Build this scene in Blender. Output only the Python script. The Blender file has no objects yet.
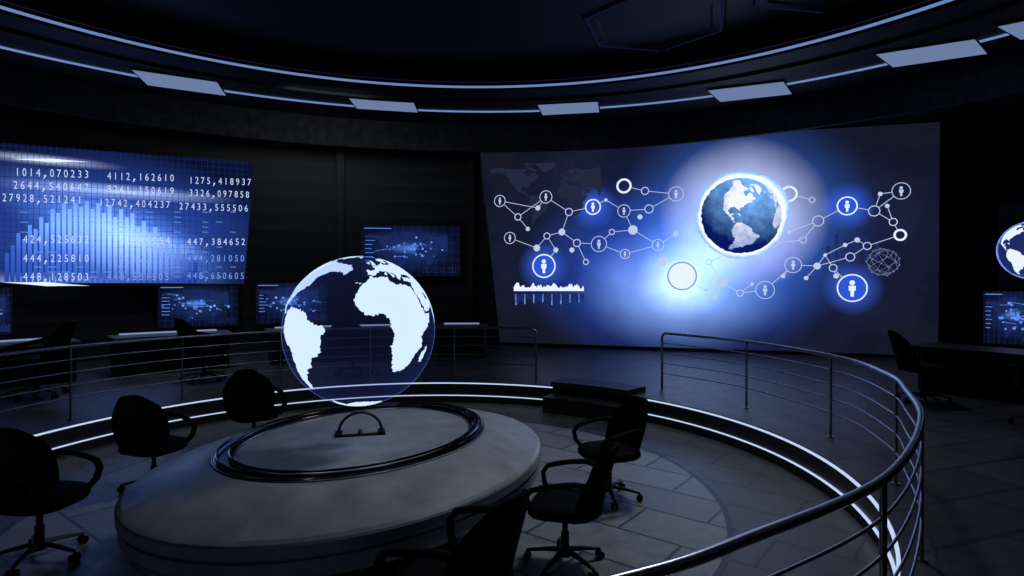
import bpy, bmesh, math, random, itertools
from mathutils import Vector, Matrix, noise
from mathutils.geometry import delaunay_2d_cdt
random.seed(7)
S=bpy.context.scene
COL=S.collection
E=1.87; F=600.0; HZ=280.0; CX=512.0
S.view_settings.view_transform='Standard'
pi=math.pi
PIT=(-1.3,6.45); PITZ=-0.38
RC=(-.6,4.2)

# ------------------------------------------------------------ helpers
def link(o):
    COL.objects.link(o); return o
def empty(name,loc=(0,0,0),rz=0,**k):
    o=bpy.data.objects.new(name,None); o.empty_display_size=.2
    o.location=loc; o.rotation_euler=(0,0,rz); link(o)
    for a,b in k.items(): o[a]=b
    return o
def finish(bm,name,mats,parent=None,loc=None,smooth=True,ang=35,**k):
    bmesh.ops.recalc_face_normals(bm,faces=bm.faces[:]) if k.pop('recalc',True) else None
    me=bpy.data.meshes.new(name)
    if smooth:
        for f in bm.faces: f.smooth=True
        for e in bm.edges:
            if len(e.link_faces)==2 and e.calc_face_angle(0)>math.radians(ang): e.smooth=False
    bm.to_mesh(me); bm.free()
    if not isinstance(mats,(list,tuple)): mats=[mats]
    for m in mats: me.materials.append(m)
    o=bpy.data.objects.new(name,me); link(o)
    if parent: o.parent=parent
    if loc: o.location=loc
    for a,b in k.items(): o[a]=b
    return o
def newmat(name):
    m=bpy.data.materials.new(name); m.use_nodes=True
    nt=m.node_tree; nt.nodes.clear()
    out=nt.nodes.new('ShaderNodeOutputMaterial')
    return m,nt,out
def pmat(name,col,rough=.5,metal=0,var=.25,scale=6,bump=.0,spec=.5):
    m,nt,out=newmat(name); N=nt.nodes; L=nt.links
    b=N.new('ShaderNodeBsdfPrincipled'); L.new(b.outputs[0],out.inputs[0])
    b.inputs['Roughness'].default_value=rough; b.inputs['Metallic'].default_value=metal
    b.inputs['Specular IOR Level'].default_value=spec
    tc=N.new('ShaderNodeTexCoord'); nz=N.new('ShaderNodeTexNoise'); nz.inputs['Scale'].default_value=scale
    nz.inputs['Detail'].default_value=7; nz.inputs['Roughness'].default_value=.6
    L.new(tc.outputs['Object'],nz.inputs['Vector'])
    r=N.new('ShaderNodeValToRGB'); L.new(nz.outputs['Fac'],r.inputs[0])
    r.color_ramp.elements[0].position=.3; r.color_ramp.elements[1].position=.7
    r.color_ramp.elements[0].color=[c*(1-var) for c in col]+[1]
    r.color_ramp.elements[1].color=[c*(1+var) for c in col]+[1]
    L.new(r.outputs[0],b.inputs['Base Color'])
    if bump:
        bp=N.new('ShaderNodeBump'); bp.inputs['Strength'].default_value=bump; bp.inputs['Distance'].default_value=.02
        L.new(nz.outputs['Fac'],bp.inputs['Height']); L.new(bp.outputs[0],b.inputs['Normal'])
    return m
def emat(name,col,st=1.0):
    m,nt,out=newmat(name); N=nt.nodes
    e=N.new('ShaderNodeEmission'); e.inputs[0].default_value=(*col,1); e.inputs[1].default_value=st
    nt.links.new(e.outputs[0],out.inputs[0]); return m
def srgb(r,g,b):
    f=lambda c:(c/255/12.92) if c/255<=.04045 else ((c/255+.055)/1.055)**2.4
    return (f(r),f(g),f(b))

# ------------------------------------------------------------ materials
M_chair=pmat('chair_black_leather',(.0012,.0012,.0015),.7,0,.2,30,.1,.05)
M_chairpl=pmat('chair_black_plastic',(.003,.003,.004),.4,0,.1,20,0,.2)
M_chrome=pmat('rail_steel',(.48,.51,.58),.28,1,.1,10)
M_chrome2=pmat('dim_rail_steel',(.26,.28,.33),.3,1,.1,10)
M_table=pmat('table_painted_metal',(.34,.365,.40),.36,0,.22,4.5,.04)
M_tabledark=pmat('table_dark_base',(.012,.012,.015),.5,0,.2,5)
M_glass=pmat('table_black_glass',(.006,.007,.009),.10,0,.1,5)
M_black=pmat('bezel_black',(.005,.005,.006),.5,0,.1,5)
M_desk=pmat('console_dark_laminate',(.006,.0065,.008),.4,0,.2,6)
M_desktop=pmat('console_grey_worktop',(.07,.074,.085),.35,0,.2,6)
M_step=pmat('step_dark_stone',(.006,.006,.007),.5,0,.2,6)
M_fascia=pmat('fascia_worn_concrete',(.026,.026,.028),.7,0,.85,5.5,.6)
M_ceil=pmat('ceiling_dark',(.0035,.0035,.0045),.6,0,.3,2)
M_led=emat('led_white',srgb(195,212,245),1.0)
M_leds=emat('led_soft_white',srgb(125,142,180),1.0)
M_ledb=emat('led_blue_white',srgb(108,134,188),1.0)
M_panelL=emat('ceiling_light_diffuser',srgb(106,124,162),1.0)
M_hexl=emat('ceiling_blue_line',srgb(18,19,50),1.0)

def slat_wall():
    m,nt,out=newmat('wall_slatted_panels'); N=nt.nodes; L=nt.links
    b=N.new('ShaderNodeBsdfPrincipled'); L.new(b.outputs[0],out.inputs[0]); b.inputs['Roughness'].default_value=.5
    tc=N.new('ShaderNodeTexCoord'); sp=N.new('ShaderNodeSeparateXYZ'); L.new(tc.outputs['Object'],sp.inputs[0])
    mu=N.new('ShaderNodeMath'); mu.operation='MULTIPLY'; mu.inputs[1].default_value=2.2; L.new(sp.outputs[2],mu.inputs[0])
    fr=N.new('ShaderNodeMath'); fr.operation='FRACT'; L.new(mu.outputs[0],fr.inputs[0])
    r=N.new('ShaderNodeValToRGB'); L.new(fr.outputs[0],r.inputs[0])
    r.color_ramp.elements[0].position=0; r.color_ramp.elements[0].color=(.001,.001,.0015,1)
    r.color_ramp.elements[1].position=.12; r.color_ramp.elements[1].color=(.024,.024,.027,1)
    e=r.color_ramp.elements.new(.9); e.color=(.006,.006,.007,1)
    L.new(r.outputs[0],b.inputs['Base Color'])
    bp=N.new('ShaderNodeBump'); bp.inputs['Strength'].default_value=.6; bp.inputs['Distance'].default_value=.04
    L.new(r.outputs[0],bp.inputs['Height']); L.new(bp.outputs[0],b.inputs['Normal'])
    return m
M_wallm=slat_wall()
def tile(name,c1,c2,mort,w,h,rough,ringR=None,rot=0,bumps=.3,ms=.016,nmix=.6,rv=.08):
    m,nt,out=newmat(name); N=nt.nodes; L=nt.links
    b=N.new('ShaderNodeBsdfPrincipled'); L.new(b.outputs[0],out.inputs[0])
    tc=N.new('ShaderNodeTexCoord'); mp=N.new('ShaderNodeMapping'); L.new(tc.outputs['Object'],mp.inputs[0]); mp.inputs['Rotation'].default_value=(0,0,rot)
    br=N.new('ShaderNodeTexBrick'); L.new(mp.outputs[0],br.inputs[0]); br.inputs['Scale'].default_value=1
    br.inputs['Brick Width'].default_value=w; br.inputs['Row Height'].default_value=h; br.inputs['Mortar Size'].default_value=ms
    br.inputs['Color1'].default_value=(*c1,1); br.inputs['Color2'].default_value=(*c2,1); br.inputs['Mortar'].default_value=(*mort,1)
    nz=N.new('ShaderNodeTexNoise'); nz.inputs['Scale'].default_value=5; nz.inputs['Detail'].default_value=9; nz.inputs['Roughness'].default_value=.75; L.new(tc.outputs['Object'],nz.inputs[0])
    mx=N.new('ShaderNodeMix'); mx.data_type='RGBA'; mx.blend_type='MULTIPLY'; mx.inputs[0].default_value=nmix
    L.new(br.outputs['Color'],mx.inputs[6])
    rr=N.new('ShaderNodeValToRGB'); L.new(nz.outputs['Fac'],rr.inputs[0]); rr.color_ramp.elements[0].position=.36; rr.color_ramp.elements[0].color=(.35,.35,.35,1); rr.color_ramp.elements[1].position=.6
    L.new(rr.outputs[0],mx.inputs[7])
    rm=N.new('ShaderNodeMapRange'); L.new(nz.outputs['Fac'],rm.inputs[0]); rm.inputs[1].default_value=.35; rm.inputs[2].default_value=.65; rm.inputs[3].default_value=rough-rv; rm.inputs[4].default_value=rough+rv
    L.new(rm.outputs[0],b.inputs['Roughness'])
    last=mx.outputs[2]
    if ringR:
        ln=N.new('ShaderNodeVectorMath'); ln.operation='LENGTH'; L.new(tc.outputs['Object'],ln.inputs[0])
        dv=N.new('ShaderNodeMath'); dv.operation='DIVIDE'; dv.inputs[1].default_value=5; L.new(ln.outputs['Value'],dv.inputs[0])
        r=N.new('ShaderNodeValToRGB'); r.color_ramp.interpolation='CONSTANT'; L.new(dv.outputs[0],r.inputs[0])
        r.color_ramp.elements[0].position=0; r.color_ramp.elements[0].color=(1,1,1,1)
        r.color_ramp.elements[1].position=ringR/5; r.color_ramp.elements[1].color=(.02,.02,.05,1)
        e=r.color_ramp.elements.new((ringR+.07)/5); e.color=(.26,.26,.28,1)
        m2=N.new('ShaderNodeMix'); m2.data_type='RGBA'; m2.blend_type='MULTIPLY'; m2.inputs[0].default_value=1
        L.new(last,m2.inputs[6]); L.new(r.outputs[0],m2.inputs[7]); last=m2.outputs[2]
    L.new(last,b.inputs['Base Color'])
    bp=N.new('ShaderNodeBump'); bp.inputs['Strength'].default_value=bumps; bp.inputs['Distance'].default_value=.01; bp.invert=True
    L.new(br.outputs['Fac'],bp.inputs['Height']); L.new(bp.outputs[0],b.inputs['Normal'])
    return m
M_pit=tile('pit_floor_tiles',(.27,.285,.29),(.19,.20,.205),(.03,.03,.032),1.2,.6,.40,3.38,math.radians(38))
M_floor=tile('upper_floor_tiles',(.048,.050,.057),(.026,.027,.032),(.005,.005,.006),1.3,.6,.44,None,math.radians(-20),.3,.022,.5,.06)

# ------------------------------------------------------------ mesh helpers
def lathe(profile,seg=96):
    bm=bmesh.new(); rings=[]
    for r,z in profile:
        if r<1e-5: rings.append([bm.verts.new((0,0,z))])
        else: rings.append([bm.verts.new((r*math.cos(2*pi*i/seg),r*math.sin(2*pi*i/seg),z)) for i in range(seg)])
    for a,b in zip(rings,rings[1:]):
        for i in range(seg):
            j=(i+1)%seg
            if len(a)==1 and len(b)==1: continue
            if len(a)==1: bm.faces.new((a[0],b[i],b[j]))
            elif len(b)==1: bm.faces.new((a[i],a[j],b[0]))
            else: bm.faces.new((a[i],a[j],b[j],b[i]))
    return bm
def arc_slab(bm,c,r0,r1,z0,z1,a0,a1,seg):
    full=abs(a1-a0)>=359.9
    n=seg if full else seg+1
    V=[]
    for i in range(n):
        a=math.radians(a0+(a1-a0)*i/seg); ca,sa=math.cos(a),math.sin(a)
        V.append([bm.verts.new((c[0]+r*ca,c[1]+r*sa,z)) for r,z in((r0,z0),(r1,z0),(r1,z1),(r0,z1))])
    for i in range(seg):
        a=V[i]; b=V[(i+1)%n]
        for k in range(4):
            l=(k+1)%4
            bm.faces.new((a[k],a[l],b[l],b[k]))
    if not full:
        bm.faces.new(V[0]); bm.faces.new(V[-1][::-1])
def box(bm,x0,x1,y0,y1,z0,z1):
    v=[bm.verts.new((x,y,z)) for z in(z0,z1) for x,y in((x0,y0),(x1,y0),(x1,y1),(x0,y1))]
    for f in((0,3,2,1),(4,5,6,7),(0,1,5,4),(1,2,6,5),(2,3,7,6),(3,0,4,7)): bm.faces.new([v[i] for i in f])
    return v
def tube(bm,pts,r,seg=10,ry=None,cap=True,radii=None):
    pts=[Vector(p) for p in pts]; rings=[]
    up=Vector((0,0,1)); ry=ry or r
    prev=None
    for i,p in enumerate(pts):
        t=(pts[min(i+1,len(pts)-1)]-pts[max(i-1,0)]).normalized()
        if prev is None:
            ref=up if abs(t.dot(up))<.95 else Vector((1,0,0))
            side=t.cross(ref).normalized()
        else:
            side=(prev-t*prev.dot(t)).normalized()
        prev=side; nn=side.cross(t)
        k=radii[i] if radii else 1
        rings.append([bm.verts.new(p+side*(math.cos(2*pi*j/seg)*r*k)+nn*(math.sin(2*pi*j/seg)*ry*k)) for j in range(seg)])
    for a,b in zip(rings,rings[1:]):
        for j in range(seg):
            k=(j+1)%seg; bm.faces.new((a[j],a[k],b[k],b[j]))
    if cap:
        bm.faces.new(rings[0][::-1]); bm.faces.new(rings[-1])
def ray_circle(px,R,c=RC):
    dx=(px-CX)/F
    a=dx*dx+1; b=-2*(dx*c[0]+c[1]); cc=c[0]**2+c[1]**2-R*R
    t=(-b+math.sqrt(b*b-4*a*cc))/(2*a)
    return (dx*t,t)

# ------------------------------------------------------------ room shell
def floor_ring():
    bm=bmesh.new(); n=128; R=4.6
    inner=[]; outer=[]
    for i in range(n):
        a=2*pi*i/n
        inner.append(bm.verts.new((R*math.cos(a),R*math.sin(a),0)))
        outer.append(bm.verts.new((20*math.cos(a),20*math.sin(a),0)))
    low=[bm.verts.new((v.co.x,v.co.y,-.30)) for v in outer]
    for i in range(n):
        j=(i+1)%n; bm.faces.new((inner[i],outer[i],outer[j],inner[j]))
        bm.faces.new((outer[i],low[i],low[j],outer[j]))
    return finish(bm,'floor',M_floor,loc=(PIT[0],PIT[1],0),kind='structure')
floor_ring()
bm=lathe([(0,0),(3,0),(4.75,0)],128)
finish(bm,'floor.001',M_pit,loc=(PIT[0],PIT[1],PITZ),kind='structure')
bm=bmesh.new(); arc_slab(bm,(0,0),4.6,4.72,PITZ,-.002,0,360,160)
finish(bm,'trim_1',M_step,loc=(PIT[0],PIT[1],0),kind='structure')
def led_ring(name,R,w,z0,z1,c,mat,a0,a1,label,seg=150):
    bm=bmesh.new(); arc_slab(bm,(0,0),R,R+w,z0,z1,a0,a1,seg)
    return finish(bm,name,mat,loc=(c[0],c[1],0),label=label,category='light strip')
led_ring('led_strip',4.575,.03,-.034,-.016,PIT,M_led,64,402,'thin white LED strip along the upper edge of the sunken floor')
led_ring('led_strip.001',4.575,.03,-.256,-.243,PIT,M_led,64,402,'thin white LED strip low on the riser of the sunken floor')

def arc_pts(a0,a1,R,n,c=RC):
    return [(c[0]+R*math.cos(math.radians(a0+(a1-a0)*i/n)),c[1]+R*math.sin(math.radians(a0+(a1-a0)*i/n))) for i in range(n+1)]
def wall(name,pts,z0=0,z1=6.2,mat=None):
    bm=bmesh.new()
    a=[bm.verts.new((x,y,z0)) for x,y in pts]; b=[bm.verts.new((x,y,z1)) for x,y in pts]
    for i in range(len(pts)-1): bm.faces.new((a[i],a[i+1],b[i+1],b[i]))
    return finish(bm,name,mat or M_wallm,kind='structure')
L_=arc_pts(89,215,13.35,80)
wall('wall_left',L_)
wall('wall_back',[L_[0],(-.3,17.62),(10.4,14.55)])
wall('wall_right',[(10.4,14.55),(13.6,12.1),(15.5,7),(15.3,1),(12,-5)])
wall('wall_front',[(12,-5),(5,-9),(-4,-9),L_[-1]])
bm=bmesh.new(); arc_slab(bm,(0,0),8.85,19,E+4.3,E+4.5,0,360,128)
finish(bm,'ceiling',M_ceil,loc=(-.75,4.6,0),kind='structure')
bm=lathe([(0,E+4.85),(9.2,E+4.85),(9.2,E+4.4)],128)
finish(bm,'ceiling.001',M_ceil,loc=(-.75,4.6,0),kind='structure')
bm=bmesh.new(); arc_slab(bm,(0,0),8.85,9.0,E+4.3,E+4.85,0,360,128)
finish(bm,'trim_2',M_ceil,loc=(-.75,4.6,0),kind='structure')
bm=bmesh.new(); arc_slab(bm,(0,0),9.7,9.9,E+4.24,E+4.302,0,360,128)
finish(bm,'trim_3',M_ceil,loc=(-.75,4.6,0),kind='structure')
led_ring('ceiling_led_ring',8.80,.05,E+4.30,E+4.335,(-.75,4.6),M_ledb,0,360,'curved blue-white LED strip around the recessed ceiling',200)
led_ring('ceiling_led_ring.001',8.83,.03,E+4.42,E+4.435,(-.75,4.6),M_hexl,0,360,'dim blue LED line above the ceiling ring',200)
led_ring('ceiling_led_ring.002',11.25,.05,E+4.268,E+4.298,(-.6,4.0),M_ledb,0,360,'outer curved LED strip linking the ceiling light panels',200)
bm=bmesh.new(); arc_slab(bm,(0,0),12.35,12.5,E+3.55,E+4.298,0,360,160)
finish(bm,'trim_4',M_fascia,loc=(RC[0],RC[1],0),kind='structure')
bm=bmesh.new(); arc_slab(bm,(0,0),12.5,17.5,E+3.78,E+3.84,0,360,160)
finish(bm,'trim_5',M_ceil,loc=(RC[0],RC[1],0),kind='structure')

def lightpanel(x,y,w,d,skew,rx=0):
    ang=(math.atan2(y-4.0,x+.6)-pi/2)+rx
    e=empty('ceiling_light_panel',(x,y,E+4.25),ang,label='flat rectangular glowing ceiling light panel on the outer LED strip',category='ceiling light',group='ceiling light panels')
    bm=bmesh.new(); v=box(bm,-w/2,w/2,-d/2,d/2,-.015,.0)
    for q in v: q.co.x+=skew*q.co.y
    finish(bm,'panel_housing',M_black,e,loc=(0,0,.02))
    bm=bmesh.new(); v=box(bm,-w/2+.03,w/2-.03,-d/2+.03,d/2-.03,-.020,-.01)
    for q in v: q.co.x+=skew*q.co.y
    finish(bm,'diffuser',M_panelL,e,loc=(0,0,.02))
for x,y,w,d,s,rx in [(-7.15,13.0,1.6,1.0,.25,-.12),(-3.1,14.55,1.55,1.05,.2,0),(1.42,14.9,1.5,.95,.0,0),(5.4,13.6,1.6,1.05,.2,.16),(7.9,11.3,1.55,1.0,.35,.36),(9.15,9.9,1.5,1.0,.35,.36)]:
    lightpanel(x,y,w,d,s,rx)
def hexpanel(x,y,r,rot):
    e=empty('ceiling_hexagon_panel',(x,y,E+4.85),rot,label='dark hexagonal ceiling panel with dim blue edge line',category='ceiling panel',group='hexagonal ceiling panels')
    bm=bmesh.new()
    def ring(R,z): return [bm.verts.new((R*math.cos(pi/3*i),R*math.sin(pi/3*i),z)) for i in range(6)]
    a=ring(r,0); b=ring(r*.97,-.05); c=ring(r*.82,-.05); d=ring(r*.78,-.02)
    for p,q in((a,b),(b,c),(c,d)):
        for i in range(6): j=(i+1)%6; bm.faces.new((p[i],p[j],q[j],q[i]))
    bm.faces.new(d)
    finish(bm,'panel_frame',M_ceil,e,smooth=False)
    bm=bmesh.new(); a=ring(r*.95,-.055); b=ring(r*.92,-.055); a2=ring(r*.95,-.049);b2=ring(r*.92,-.049)
    for p,q in((a,b),(b,b2),(b2,a2),(a2,a)):
        for i in range(6): j=(i+1)%6; bm.faces.new((p[i],p[j],q[j],q[i]))
    finish(bm,'edge_line',M_hexl,e,smooth=False)
for x,y in [(2.7,11.3),(5.2,9.5)]:
    hexpanel(x,y,1.45,.2)

# ------------------------------------------------------------ continents
POLY=dict(
africa=[(-6,36),(-2,35),(3,37),(10,37),(11,34),(10,33.5),(15,32),(20,31),(20,33),(25,32),(32,31),(34,28),(37,21),(39,16),(43,12),(51,12),(49,8),(47,4),(42,-1),(39,-6),(41,-12),(40,-16),(35,-20),(35,-25),(32,-29),(27,-34),(20,-34.5),(18,-33),(15,-27),(12,-17),(13,-8),(9,-1),(9,4),(6,4.5),(4,6),(-4,5),(-8,4),(-13,8),(-17,12),(-17,15),(-16,20),(-13,27),(-9,31)],
madagascar=[(44,-25),(47,-25),(50,-15),(49,-12),(44,-17)],
eurasia=[(-9,37),(-9,43),(-2,43),(-1,46),(-4,48),(2,51),(8,54),(9,57),(11,54),(20,54.5),(24,59),(30,60),(22,60.5),(25,65),(21,65),(17,61),(18,59),(13,56),(10,59),(5,60),(6,63),(14,68),(25,71),(40,67),(45,68),(60,69),(70,72),(78,73),(80,60),(80,45),(80,25),(80,14),(77,8),(73,18),(67,25),(57,26),(50,30),(48,30),(51,25),(56,25),(59,22),(53,16),(44,13),(39,21),(35,28),(34,31),(36,36),(27,37),(26,40),(29,41),(41,41),(38,45),(33,45),(28,43),(24,40),(22,37),(19,41),(13,45),(18,40),(16,38),(10,44),(4,43),(0,39),(-2,37)],
uk=[(-5,50),(1,51),(0,53),(-2,56),(-3,58),(-6,57),(-3,54)],
ireland=[(-10,52),(-6,52),(-6,55),(-9,54)],
iceland=[(-24,65),(-19,63.5),(-14,65),(-17,66.5),(-22,66)],
svalbard=[(12,78),(17,77),(24,80),(14,80)],
greenland=[(-45,60),(-52,65),(-54,70),(-60,76),(-70,78),(-60,82),(-30,83.5),(-18,80),(-22,72),(-30,68),(-40,65)],
samerica=[(-80,-5),(-78,2),(-77,8),(-72,12),(-70,11),(-62,10),(-52,5),(-50,0),(-44,-3),(-38,-4),(-35,-7),(-39,-13),(-40,-22),(-48,-26),(-50,-30),(-54,-34),(-58,-35),(-58,-38),(-62,-39),(-65,-42),(-66,-48),(-69,-53),(-74,-52),(-74,-42),(-71,-30),(-70,-18),(-76,-14)],
namerica=[(-168,66),(-156,71),(-130,70),(-115,68),(-95,68),(-82,68),(-87,64),(-94,60),(-88,56),(-82,53),(-79,54),(-77,60),(-70,61),(-62,56),(-56,52),(-65,48),(-60,46),(-70,43),(-75,38),(-76,35),(-81,31),(-80,26),(-83,29),(-90,29.5),(-97,27),(-97,20),(-91,18),(-87,21),(-88,16),(-83,14),(-82,9),(-78,8),(-82,7),(-87,12),(-95,15),(-105,19),(-110,25),(-114,31),(-117,33),(-124,40),(-124,48),(-132,56),(-150,60),(-162,57),(-165,61)],
baffin=[(-80,73),(-68,70),(-62,66),(-66,62),(-74,65),(-86,72)],
ellesmere=[(-90,76),(-78,76),(-65,82),(-90,82)],
cuba=[(-84,22),(-77,20),(-74,20),(-80,23)],
sardinia=[(8,39),(10,39.5),(9.5,43),(8.4,41)],
canaries=[(-18,28),(-14,28),(-15,29)],
falklands=[(-61,-52),(-58,-52),(-59,-51)],
antarctica=[(-70,-74),(-60,-66),(-57,-70),(-40,-77),(-25,-75),(-10,-71),(10,-70),(30,-69.5),(48,-67.5),(60,-69),(70,-88),(-70,-88)],
)
def inside(x,y,P):
    c=False; n=len(P); j=n-1
    for i in range(n):
        xi,yi=P[i]; xj,yj=P[j]
        if (yi>y)!=(yj>y) and x<(xj-xi)*(y-yi)/(yj-yi)+xi: c=not c
        j=i
    return c
LAND={}
for k,P in POLY.items():
    Q=[]
    n=len(P)
    for i in range(n):
        a=P[i]; b=P[(i+1)%n]; d=math.dist(a,b); m=max(1,int(d/.6))
        for s in range(m):
            x=a[0]+(b[0]-a[0])*s/m; y=a[1]+(b[1]-a[1])*s/m
            nv=noise.noise_vector(Vector((x*.35,y*.35,0)))+.7*noise.noise_vector(Vector((x*.9,y*.9,3)))+.5*noise.noise_vector(Vector((x*2.1,y*2.1,7)))
            Q.append((x+nv.x*1.5,y+nv.y*1.3))
    pts=[Vector(q) for q in Q]
    xs=[q[0] for q in Q]; ys=[q[1] for q in Q]
    x=min(xs)
    while x<max(xs):
        y=min(ys)
        while y<max(ys):
            if inside(x+.01,y+.013,Q): pts.append(Vector((x+.01,y+.013)))
            y+=4
        x+=4
    m=len(Q)
    r=delaunay_2d_cdt(pts,[(i,(i+1)%m) for i in range(m)],[],0,1e-4)
    V=[(v[0],v[1]) for v in r[0]]
    T=[]
    for f in r[2]:
        cx=sum(V[i][0] for i in f)/len(f); cy=sum(V[i][1] for i in f)/len(f)
        if inside(cx,cy,Q): T.append(tuple(f))
    LAND[k]=(V,T)
def sph(lon,lat,lon0,lat0,R):
    lo=math.radians(lon-lon0); la=math.radians(lat)
    x=math.cos(la)*math.sin(lo); y=-math.cos(la)*math.cos(lo); z=math.sin(la)
    t=math.radians(lat0)
    y2=y*math.cos(t)-z*math.sin(t); z2=y*math.sin(t)+z*math.cos(t)
    return (x*R,y2*R,z2*R)

# ------------------------------------------------------------ conference table, projector, hologram
TC=(-1.35,5.42)
tab=empty('conference_table',(TC[0],TC[1],PITZ),math.radians(65),label='large oval grey conference table with raised centre and thick rim',category='table')
AX,AY=1.19,.925
def oval(bm):
    for v in bm.verts: v.co.x*=AX; v.co.y*=AY
    return bm
Z0=.85
prof=[(0,Z0),(.3,Z0),(.955,Z0),(.96,Z0-.02),(1.115,Z0-.02),(1.12,Z0),(1.17,Z0),(1.19,Z0-.004),(1.4,Z0-.065),(1.63,Z0-.145),(1.655,Z0-.165),(1.664,Z0-.180),
      (1.664,Z0-.245),(1.655,Z0-.255),(1.63,Z0-.258),(1.63,Z0-.276),(1.652,Z0-.28),(1.648,Z0-.36),(1.61,Z0-.41),(1.5,Z0-.44),(1.42,Z0-.47),(0,Z0-.47)]
finish(oval(lathe(prof,180)),'tabletop',M_table,tab,ang=18)
prof=[(0,.378),(1.25,.378),(1.1,.2),(.95,.06),(1.05,.03),(1.08,.0),(0,.0)]
finish(oval(lathe(prof,96)),'pedestal',M_tabledark,tab)
bm=lathe([(.97,Z0-.015),(.97,Z0+.008),(.98,Z0+.012),(1.095,Z0+.012),(1.105,Z0+.008),(1.105,Z0-.02)],180)
finish(oval(bm),'glass_ring',M_glass,tab)
for R,hz,rr_ in ((.965,.006,.006),(1.113,.006,.006),(1.0,.035,.010),(1.085,.035,.010)):
    bm=bmesh.new(); n=160
    rr=[[bm.verts.new(((R+rr_*math.cos(2*pi*j/8))*math.cos(2*pi*i/n),(R+rr_*math.cos(2*pi*j/8))*math.sin(2*pi*i/n),Z0+hz+rr_*math.sin(2*pi*j/8))) for j in range(8)] for i in range(n)]
    for i in range(n):
        for j in range(8): bm.faces.new((rr[i][j],rr[(i+1)%n][j],rr[(i+1)%n][(j+1)%8],rr[i][(j+1)%8]))
    finish(oval(bm),'ring_trim',M_chrome if hz<.01 else M_glass,tab)
bm=bmesh.new(); a0,a1=-95,25
pts=[(1.043*math.cos(math.radians(a)),1.043*math.sin(math.radians(a)),Z0+.05-(.025 if i in(0,20) else 0)) for i,a in enumerate([a0+(a1-a0)*k/20 for k in range(21)])]
tube(bm,pts,.03,10,.014)
finish(oval(bm),'console_bar',M_glass,tab)
HX,HY=-1.37,5.42
proj=empty('hologram_projector',(HX,HY,PITZ+Z0+.001),math.radians(14),label='small black open arch hologram projector standing on the table',category='projector')
bm=bmesh.new(); box(bm,-.22,.22,-.05,.0,0,.014); box(bm,-.22,-.16,-.05,.16,0,.014); box(bm,.16,.22,-.05,.16,0,.014)
finish(bm,'projector_base',M_black,proj)
bm=bmesh.new()
pts=[(.19*math.cos(t),.09-.03*math.sin(t),.01+.18*math.sin(t)) for t in [pi*i/16 for i in range(17)]]
tube(bm,pts,.013,8); finish(bm,'projector_hoop',M_black,proj)
bm=bmesh.new(); tube(bm,[(0,-.02,.012),(0,.0,.05)],.022,10,radii=[1.2,.7]); finish(bm,'projector_lens',M_black,proj)

M_land=emat('hologram_land',srgb(205,228,255),1.12)
def holo_ocean():
    m,nt,out=newmat('hologram_ocean'); N=nt.nodes; L=nt.links
    tr=N.new('ShaderNodeBsdfTransparent'); tr.inputs[0].default_value=(.86,.88,.95,1)
    em=N.new('ShaderNodeEmission'); lw=N.new('ShaderNodeLayerWeight'); lw.inputs[0].default_value=.5
    r=N.new('ShaderNodeValToRGB'); L.new(lw.outputs['Facing'],r.inputs[0])
    r.color_ramp.elements[0].position=0; r.color_ramp.elements[0].color=(*srgb(8,12,30),1)
    r.color_ramp.elements[1].position=.985; r.color_ramp.elements[1].color=(*srgb(80,106,180),1)
    e=r.color_ramp.elements.new(.86); e.color=(*srgb(14,22,56),1)
    L.new(r.outputs[0],em.inputs[0]); em.inputs[1].default_value=.6
    ad=N.new('ShaderNodeAddShader'); L.new(tr.outputs[0],ad.inputs[0]); L.new(em.outputs[0],ad.inputs[1]); L.new(ad.outputs[0],out.inputs[0])
    return m
M_ocean=holo_ocean()
g=empty('hologram_globe',(HX,HY,E-.455),math.radians(14.2),label='glowing white and blue hologram of the earth floating above the table',category='hologram')
HR=.668
bm=bmesh.new(); bmesh.ops.create_uvsphere(bm,u_segments=96,v_segments=48,radius=HR)
finish(bm,'ocean_sphere',M_ocean,g)
bm=bmesh.new()
for k,(V,T) in LAND.items():
    vs=[bm.verts.new(sph(a,b,-11,-11,HR*1.004)) for a,b in V]
    for t in T:
        if len(set(t))>2: bm.faces.new([vs[i] for i in t])
bmesh.ops.rotate(bm,verts=bm.verts[:],cent=(0,0,0),matrix=Matrix.Rotation(math.radians(4),3,'Y'))
finish(bm,'continents',M_land,g,ang=90)

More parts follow.
